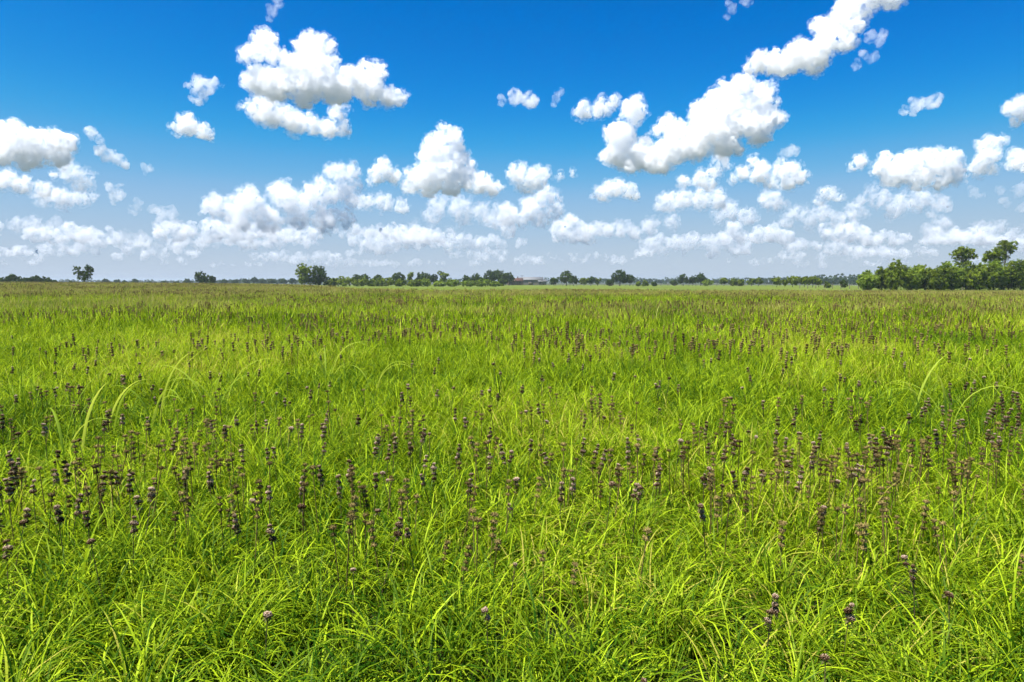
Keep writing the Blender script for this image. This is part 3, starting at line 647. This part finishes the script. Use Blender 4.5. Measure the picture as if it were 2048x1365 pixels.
def trunk_arrays(rng, H, r0, lobes, forks, start):
    Vs, Fs, off = [], [], 0
    def add(V, F):
        nonlocal off
        Vs.append(np.array(V)); Fs.append(np.array(F) + off); off += len(V)
    top = max(lobes, key=lambda l: l[2]); zt = min(top[2], H * .85)
    bend = rng.normal(0, .03 * H, 2)
    pth = [np.array([bend[0] * (t - t * t) * 2 + top[0] * t ** 2, bend[1] * (t - t * t) * 2 + top[1] * t ** 2, zt * t - .1]) for t in np.linspace(0, 1, 8)]
    add(*tube(pth, [r0 * (1.35 if k == 0 else 1) * (1 - .8 * k / 7) for k in range(8)], 7))
    for l in lobes[:forks]:
        t0 = rng.uniform(start, .6); k0 = t0 * 7; a = pth[int(k0)] * (1 - k0 % 1) + pth[min(7, int(k0) + 1)] * (k0 % 1)
        e = np.array([l[0], l[1], l[2] + l[4] * .2]); mid = (a + e) / 2 + np.array([0, 0, -.06 * H]) + rng.normal(0, .02 * H, 3)
        add(*tube([a, a * .5 + mid * .5, mid, (mid + e) / 2, e], [r0 * .45, r0 * .38, r0 * .3, r0 * .2, r0 * .08], 5))
        for q in range(3):
            d = rng.normal(size=3); d[2] = abs(d[2]) * .5; d /= np.linalg.norm(d); f = e + d * np.array([l[3], l[3], l[4]]) * .9
            add(*tube([mid, (mid + f) / 2 + rng.normal(0, .02 * H, 3), f], [r0 * .22, r0 * .14, r0 * .04], 4))
    return np.vstack(Vs), np.vstack(Fs)
TREE_CACHE = {}
def lobes_of(style, rng):
    """unit tree: height 1, half width 1 (x, y, rx scale with width; z, rz with height)"""
    L = []
    if style == 'round':
        L = [(0, 0, .62, .62, .36)]
        for k in range(9):
            a = k * .698 + rng.normal(0, .2); q = rng.uniform(.4, .68); L.append((q * math.cos(a), q * math.sin(a), rng.uniform(.36, .74), rng.uniform(.28, .42), rng.uniform(.14, .22)))
        L += [(rng.normal(0, .2), rng.normal(0, .2), .84, .36, .15)]
    elif style == 'shrub':
        L = [(0, 0, .42, .66, .42)]
        for k in range(9):
            a = k * .698 + rng.normal(0, .2); q = rng.uniform(.4, .7); L.append((q * math.cos(a), q * math.sin(a), rng.uniform(.22, .66), rng.uniform(.26, .40), rng.uniform(.18, .28)))
        L += [(rng.normal(0, .25), rng.normal(0, .2), .80, .32, .19)]
    elif style == 'airy':
        for k in range(11):
            a = k * .571 * 2 + rng.normal(0, .3); q = rng.uniform(.15, .74); L.append((q * math.cos(a), q * math.sin(a) * .8, rng.uniform(.45, .9), rng.uniform(.2, .34), rng.uniform(.09, .15)))
        L += [(0, 0, .42, .5, .2)]
    elif style == 'tall':
        for k in range(10):
            a = k * .9 + rng.normal(0, .3); q = rng.uniform(.15, .72); L.append((q * math.cos(a), q * math.sin(a) * .8, rng.uniform(.64, .93), rng.uniform(.26, .42), rng.uniform(.07, .115)))
    elif style == 'oval':
        for k in range(12):
            a = k * 1.9; z = .2 + .72 * k / 11; q = .5 * math.sin(math.pi * (z * .85 + .1)); L.append((q * math.cos(a), q * math.sin(a), z, rng.uniform(.36, .52), rng.uniform(.12, .17)))
        L += [(0, 0, .55, .55, .36)]
    return L
def tree_meshes(style, var, hw, H, n, leaf, mat, bark):
    key = (style, var, round(hw, 1), round(H, 1), mat.name, bark.name, n)
    if key not in TREE_CACHE:
        rng = np.random.default_rng(abs(hash((style, var))) % 1000 if False else sum(map(ord, style)) * 13 + var * 101)
        L = [(x * hw, y * hw, z * H, rx * hw, rz * H) for x, y, z, rx, rz in lobes_of(style, rng)]
        V, F, T = crown_arrays(rng, L, n, leaf); cm = with_tint(mesh_np('crown', V, F), T); cm.materials.append(mat)
        forks = {'airy': 9, 'tall': 9, 'round': 6, 'oval': 4, 'shrub': 5}[style]
        V, F = trunk_arrays(rng, H, {'shrub': .02, 'tall': .013, 'airy': .022}.get(style, .028) * H, L, forks, .25 if style != 'tall' else .4); tm = mesh_np('trunk', V, F, smooth=True); tm.materials.append(bark)
        TREE_CACHE[key] = (tm, cm)
    return TREE_CACHE[key]
TV = [0]
def tree(px, ptop, hwpx, Y, style, mat, label, group=None, name=None, n=None, bark=None, var=None, lean=0.0):
    TV[0] += 1; rng = np.random.default_rng(3000 + TV[0])
    d = pix(px, ptop); x = d.x * Y; z0 = tz(x, Y); H = CAM.z + d.z * Y - z0; hw = hwpx * Y / FPX
    n = n or int(np.clip(900 + 60 * hwpx * (H * FPX / Y) / 18, 900, 5200)); leaf = max(.24, min(.60, 1.75 * Y / FPX))
    tm, cm = tree_meshes(style, TV[0] if var is None else var, hw, H, n, leaf, mat, bark or M_BARK)
    r = bpy.data.objects.new(name or ('shrub' if style == 'shrub' else 'tree'), None); COL.objects.link(r); r.location = (x, Y, z0); r.rotation_euler = (0, lean, rng.uniform(0, 6.28) if style not in ('airy', 'tall') else 0)
    tag(r, label, 'shrub' if style == 'shrub' and not name else 'tree', group)
    link('trunk' if style != 'shrub' else 'stems', tm, parent=r); link('crown', cm, parent=r)
    return r
ORD = 'first second third fourth fifth sixth seventh eighth ninth tenth eleventh twelfth thirteenth fourteenth fifteenth sixteenth'.split()
# lone trees and what stands by them
tree(168, 531, 26, 190, 'airy', M_DARK, 'lone airy tree with uneven crown standing at far left', n=2600)
tree(145, 561, 8, 230, 'shrub', M_FAR, 'low bush at the left foot of the lone airy tree')
tree(403, 543, 15, 260, 'round', M_DARK, 'lone dark round tree in the middle of the left half')
tree(424, 552, 8, 265, 'round', M_DARK, 'small dark tree touching the right side of the lone round tree')
tree(608, 530, 21, 250, 'oval', M_MID, 'left tree of the tall pair, slimmer with a visible trunk', 'tall pair of trees', n=4200)
tree(636, 533, 26, 252, 'oval', M_DARK, 'right tree of the tall pair, fuller and darker', 'tall pair of trees', n=4800)
for k, (px, t, w) in enumerate(((-14, 553, 20), (25, 548, 14), (8, 554, 16), (50, 556, 18), (72, 552, 17), (93, 553, 13), (110, 560, 6))):
    tree(px, t, w, 235, 'round', M_DARK, f'{ORD[k]} tree of the dark hedge row at the left edge', 'dark hedge row at the left edge')
for k, (px, t, w) in enumerate(((212, 558, 8), (234, 559, 7), (249, 561, 4), (270, 557, 8), (300, 563, 6), (330, 562, 9), (352, 563, 7), (375, 558, 12), (448, 558, 8), (470, 560, 9), (492, 558, 8), (508, 555, 10), (526, 559, 7), (545, 558, 9), (566, 559, 8), (585, 557, 9))):
    tree(px, t, w, 520, 'round', M_FAR, f'{ORD[k]} small far tree counted from the lone airy tree towards the tall pair', 'small far trees on the left horizon', n=900)
# hedge between the tall pair and the farm
for k, (px, t, w) in enumerate(((663, 556, 17), (688, 552, 20), (718, 556, 20), (745, 558, 18), (772, 553, 22), (800, 557, 18), (828, 559, 17), (850, 556, 16), (880, 561, 17), (905, 557, 20), (936, 559, 22), (966, 557, 22), (990, 562, 14))):
    tree(px, t, w, 262, 'shrub', M_BRIGHT if k > 6 else M_MID, f'{ORD[k]} hedge shrub counted from the tall pair towards the farm', 'green hedge right of the tall pair', n=2200)
for k, (px, t, w) in enumerate(((712, 550, 13), (728, 548, 13), (755, 550, 15), (798, 546, 18), (820, 544, 10), (848, 544, 19), (868, 548, 9), (886, 543, 13), (934, 550, 10), (952, 548, 14))):
    tree(px, t, w, 340, 'airy' if k in (4, 7) else 'round', M_MID if k in (4, 7) else M_DARK, f'{ORD[k]} tree rising behind the hedge, counted from the tall pair', 'trees behind the green hedge')
for k, (px, t, w, lab) in enumerate(((980, 541, 17, 'left'), (1000, 540, 18, 'middle'), (1018, 545, 14, 'right'))):
    tree(px, t, w, 380, 'round', M_DARK, f'{lab} tree of the dense dark clump just left of the farm', 'dark tree clump by the farm')
tree(1006, 556, 11, 330, 'shrub', M_DARK, 'dark bush in front of the clump by the farm')
# right of the farm
for (px, t, w, Y, st, m, lab) in ((1108, 556, 11, 330, 'round', M_DARK, 'low dark tree between the farm and the first big round tree'), (1133, 542, 19, 340, 'round', M_DARK, 'big round tree just right of the farm'),
  (1147, 552, 14, 330, 'round', M_DARK, 'lower tree leaning on the right of the big round tree by the farm'), (1168, 556, 10, 350, 'round', M_MID, 'first small tree right of the big round tree by the farm'), (1182, 553, 11, 350, 'round', M_FAR, 'second small tree right of the big round tree by the farm'), (1195, 556, 8, 350, 'airy', M_MID, 'third small tree right of the big round tree by the farm'),
  (1240, 540, 21, 330, 'round', M_DARK, 'biggest lone dark tree right of centre'), (1260, 549, 12, 332, 'round', M_DARK, 'smaller dark tree on the right side of the biggest lone one'), (1220, 560, 10, 325, 'shrub', M_DARK, 'bush at the left foot of the biggest lone dark tree'),
  (1276, 563, 5, 300, 'shrub', M_MID, 'first tiny bush right of the biggest lone dark tree'), (1291, 562, 8, 300, 'shrub', M_MID, 'second tiny bush right of the biggest lone dark tree'), (1308, 564, 6, 300, 'shrub', M_DARK, 'third tiny bush right of the biggest lone dark tree'),
  (1348, 560, 9, 360, 'shrub', M_DARK, 'low bush at the left end of the three-tree group'), (1367, 549, 13, 365, 'round', M_DARK, 'left tree of the three-tree group right of centre'), (1386, 552, 12, 365, 'round', M_DARK, 'middle tree of the three-tree group right of centre'), (1402, 546, 14, 360, 'round', M_DARK, 'right and tallest tree of the three-tree group'),
  (1415, 558, 14, 320, 'shrub', M_BRIGHT, 'light green round bush at the right end of the three-tree group'), (1448, 556, 11, 320, 'round', M_MID, 'small round tree, first right of the light green bush'), (1467, 556, 10, 320, 'shrub', M_MID, 'bush, second right of the light green bush'), (1481, 558, 9, 320, 'shrub', M_MID, 'bush, third right of the light green bush'), (1503, 557, 9, 320, 'round', M_MID, 'small tree, fourth right of the light green bush'), (1517, 557, 10, 320, 'round', M_MID, 'small tree, fifth right of the light green bush'),
  (1656, 563, 8, 205, 'shrub', M_MID, 'pale round bush alone left of the long tree row'), (1688, 559, 8, 205, 'shrub', M_DARK, 'dark round bush closest to the long tree row')):
    tree(px, t, w, Y, st, m, lab)
for k, (px, t, w) in enumerate(((1554, 554, 10), (1570, 559, 8), (1586, 552, 15), (1609, 553, 14), (1626, 551, 14), (1638, 556, 8))):
    tree(px, t, w, 245, 'round', M_MID, f'{ORD[k]} tree from the left in the low row before the long tree row', 'low tree row left of the long one')
# the long row at the right edge
for k, (px, t, w) in enumerate(((1737, 540, 20), (1766, 534, 22), (1796, 516, 26), (1825, 528, 24), (1852, 529, 24), (1880, 527, 26), (1906, 521, 26), (1934, 520, 26), (1962, 524, 26), (1990, 518, 28), (2020, 520, 28), (2046, 508, 28), (2078, 512, 30), (2112, 510, 30))):
    tree(px, t, w * 1.2, 150 + 3 * math.sin(k * 2.1), 'shrub', M_MID if k % 3 else M_BRIGHT, f'{ORD[k]} tree from the left in the long leafy row at the right edge', 'long leafy tree row at the right edge', name='tree', n=7000)
tree(1930, 494, 30, 157, 'tall', M_MID, 'tall thin-crowned tree with a pale trunk above the long row', n=3400, bark=M_PALE)
tree(1985, 491, 24, 158, 'tall', M_MID, 'tallest sparse tree above the long row, its fuller left half', n=3400, bark=M_PALE)
tree(2014, 481, 24, 160, 'tall', M_MID, 'tallest sparse tree above the long row, reaching furthest right', n=2800, bark=M_PALE)
# far woodland reading as one mass
rw = np.random.default_rng(12); Ls = []
def wood(name, lab, segs, n, leaf):
    L = []
    for (p0, p1, t, Y, step) in segs:
        px = p0
        while px < p1:
            tt = t + rw.uniform(-2.2, 2.2); d = pix(px, tt); yy = Y * rw.uniform(.93, 1.07); x = d.x * yy; zb = tz(x, yy); H = CAM.z + d.z * yy - zb; w = rw.uniform(.7, 1.3) * step * yy / FPX
            L += [(x, yy, zb + H * .5, w, H * .5), (x + rw.normal(0, w * .5), yy, zb + H * .75, w * .6, H * .28)]; px += step * rw.uniform(.6, 1.3)
    V, F, T = crown_arrays(rw, L, n, leaf); me = with_tint(mesh_np(name, V, F), T); me.materials.append(M_FAR)
    return tag(link(name, me), lab, 'woodland', kind='stuff')
wood('distant_woodland', 'blue-green far tree line along the whole horizon', [(-120, 620, 561, 1300, 9), (400, 600, 560, 800, 9), (600, 1050, 558, 1100, 10), (1040, 1730, 557, 1300, 9), (1180, 1560, 560, 900, 8), (1700, 2200, 556, 1100, 10)], 26000, 2.0)
wood('dark_woodland', 'darker far wood left of the long tree row', [(1520, 1640, 555, 800, 10), (1635, 1730, 551, 700, 10), (1630, 1730, 558, 620, 8)], 6000, 1.5)
# ------------------------------------------------------------------ farm, pole, fences
def plain(name, c, rough=.7):
    m, t, out = new_mat(name); p = t.nodes.new('ShaderNodeBsdfPrincipled'); p.inputs['Roughness'].default_value = rough
    tc = t.nodes.new('ShaderNodeTexCoord'); n = t.nodes.new('ShaderNodeTexNoise'); n.inputs['Scale'].default_value = 1.2; n.inputs['Detail'].default_value = 6
    r = t.nodes.new('ShaderNodeValToRGB'); r.color_ramp.elements[0].color = (*[v * .75 for v in c], 1); r.color_ramp.elements[1].color = (*[min(1, v * 1.15) for v in c], 1)
    t.links.new(tc.outputs['Object'], n.inputs[0]); t.links.new(n.outputs[0], r.inputs[0]); t.links.new(r.outputs[0], p.inputs['Base Color']); t.links.new(p.outputs[0], out.inputs['Surface']); return m
M_WALL, M_RED, M_TIN, M_BRICK, M_GLASS, M_WOOD = plain('pale_wall', (.15, .135, .115)), plain('red_roof', (.11, .05, .035)), plain('tin_roof', (.17, .17, .175), .7), plain('brick_wall', (.11, .065, .05)), plain('dark_glass', (.03, .035, .04), .15), plain('weathered_post', (.16, .13, .10))
def box(name, c, s, mat, parent):
    cx, cyy, cz = c; a, b, h = s[0] / 2, s[1] / 2, s[2] / 2
    V = [(cx + i * a, cyy + j * b, cz + k * h) for k in (-1, 1) for i, j in ((-1, -1), (1, -1), (1, 1), (-1, 1))]
    return link(name, mesh_np(name, V, np.array([(0, 3, 2, 1), (4, 5, 6, 7), (0, 1, 5, 4), (1, 2, 6, 5), (2, 3, 7, 6), (3, 0, 4, 7)])), mat, parent)
def gable_walls(parent, w, d, h, ridge, mat):
    V = [(-w / 2, -d / 2, -.4), (w / 2, -d / 2, -.4), (w / 2, d / 2, -.4), (-w / 2, d / 2, -.4), (-w / 2, -d / 2, h), (w / 2, -d / 2, h), (w / 2, d / 2, h), (-w / 2, d / 2, h), (-w / 2, 0, ridge - .1), (w / 2, 0, ridge - .1)]
    bm = bmesh.new(); v = [bm.verts.new(p) for p in V]
    for f in ((0, 1, 5, 4), (2, 3, 7, 6), (1, 2, 6, 9, 5), (3, 0, 4, 8, 7)): bm.faces.new([v[i] for i in f])
    me = bpy.data.meshes.new('wall'); bm.to_mesh(me); bm.free(); return link('wall', me, mat, parent)
def gable_roof(parent, w, d, h, ridge, mat, over=.4):
    hw, hd, drop = w / 2 + over, d / 2 + over, over * (ridge - h) / (d / 2)
    V = []
    for dz in (0, .14):
        for x in (-hw, hw): V += [(x, -hd, h - drop + dz), (x, 0, ridge + dz), (x, hd, h - drop + dz)]
    F = [(0, 1, 4, 3), (1, 2, 5, 4), (6, 9, 10, 7), (7, 10, 11, 8), (0, 3, 9, 6), (2, 8, 11, 5), (0, 6, 7, 1), (1, 7, 8, 2), (3, 4, 10, 9), (4, 5, 11, 10)]
    return link('roof', mesh_np('roof', V, np.array(F)), mat, parent)
def house(px, Y, w, d, h, ridge, wm, rm, lab, name, wins, rz=0.0, door=None, chim=False):
    x = pix(px, 562).x * Y; r = bpy.data.objects.new(name, None); COL.objects.link(r); r.location = (x, Y, tz(x, Y)); r.rotation_euler.z = rz; tag(r, lab, 'building')
    gable_walls(r, w, d, h, ridge, wm); rf = gable_roof(r, w, d, h, ridge, rm)
    for u in wins:
        o = box('window', (u, -d / 2 - .03, h * .58), (1.1, .06, 1.1), M_WALL, r); box('pane', (u, -d / 2 - .075, h * .58), (.9, .03, .9), M_GLASS, o)
    if door is not None: box('door', (door, -d / 2 - .04, h * .4), (1.0 if h < 3.2 else 3.0, .08, h * .8), M_WOOD, r)
    if chim: box('chimney', (w * .2, d * .1, ridge + .5), (.7, .7, 1.4), M_BRICK, rf)
    return r
house(1030, 425, 9, 8, 2.7, 4.2, M_BRICK, M_RED, 'small brick farmhouse with a red roof beside the dark tree clump', 'farmhouse', (-3, 2.6), .12, 0.0, True)
house(1062, 440, 15, 10, 3.4, 5.0, M_WALL, M_TIN, 'long barn with a pale metal roof at the farm', 'barn', (-5.5, 5.5), -.06, 0.0)
house(1084, 436, 5, 5, 2.4, 3.4, M_WALL, M_TIN, 'small shed with a pale roof right of the long barn', 'shed', (-1.4,), .1, .8)
x = pix(1044, 562).x * 400
p = bpy.data.objects.new('utility_pole', None); COL.objects.link(p); p.location = (x, 400, tz(x, 400)); tag(p, 'thin wooden utility pole standing in front of the barn', 'pole')
V, F = tube([(0, 0, -.3), (0, 0, 3), (0, 0, 6.0)], [.16, .14, .11], 8); link('pole', mesh_np('pole', V, np.array(F), True), M_WOOD, p)
box('crossarm', (0, -.14, 5.6), (1.8, .1, .12), M_WOOD, p)
for u in (-.8, 0, .8): box('insulator', (u, -.14, 5.74), (.07, .07, .16), M_GLASS, p)
def fence(pa, Ya, pb, Yb, n, lab):
    a = np.array([pix(pa, 562).x * Ya, Ya]); b = np.array([pix(pb, 562).x * Yb, Yb]); r = bpy.data.objects.new('wire_fence', None); COL.objects.link(r)
    z0 = tz(*a); r.location = (a[0], a[1], z0); tag(r, lab, 'fence'); tops = []
    V, F = tube([(0, 0, -.3), (0, 0, .6), (0, 0, 1.25)], [.09, .085, .08], 6); pm = mesh_np('post', V, np.array(F), True); pm.materials.append(M_WOOD)
    for k in range(n):
        q = a + (b - a) * k / (n - 1); o = link('post', pm, parent=r); o.location = (q[0] - a[0], q[1] - a[1], tz(*q) - z0); tops.append(Vector(o.location))
    for h in (.35, .75, 1.15):
        V, F = tube([t + Vector((0, -.09, h)) for t in tops], [.006] * n, 3); link('wire', mesh_np('wire', V, np.array(F)), M_WOOD, r)
fence(1070, 300, 1560, 300, 36, 'thin post and wire fence crossing the pasture in front of the farm')
fence(1600, 190, 1735, 178, 9, 'short post and wire fence beside the long tree row')
# ------------------------------------------------------------------ haze
m, t, out = new_mat('haze'); v = t.nodes.new('ShaderNodeVolumePrincipled')
v.inputs['Color'].default_value = (.66, .74, .86, 1); v.inputs['Density'].default_value = 0.00022; v.inputs['Anisotropy'].default_value = 0.2
t.links.new(v.outputs[0], out.inputs['Volume'])
hb = box('haze', (0, 0, 7.0), (24400, 24400, 24), m, None)
tag(hb, 'thin summer haze over the fields', 'haze', kind='stuff')
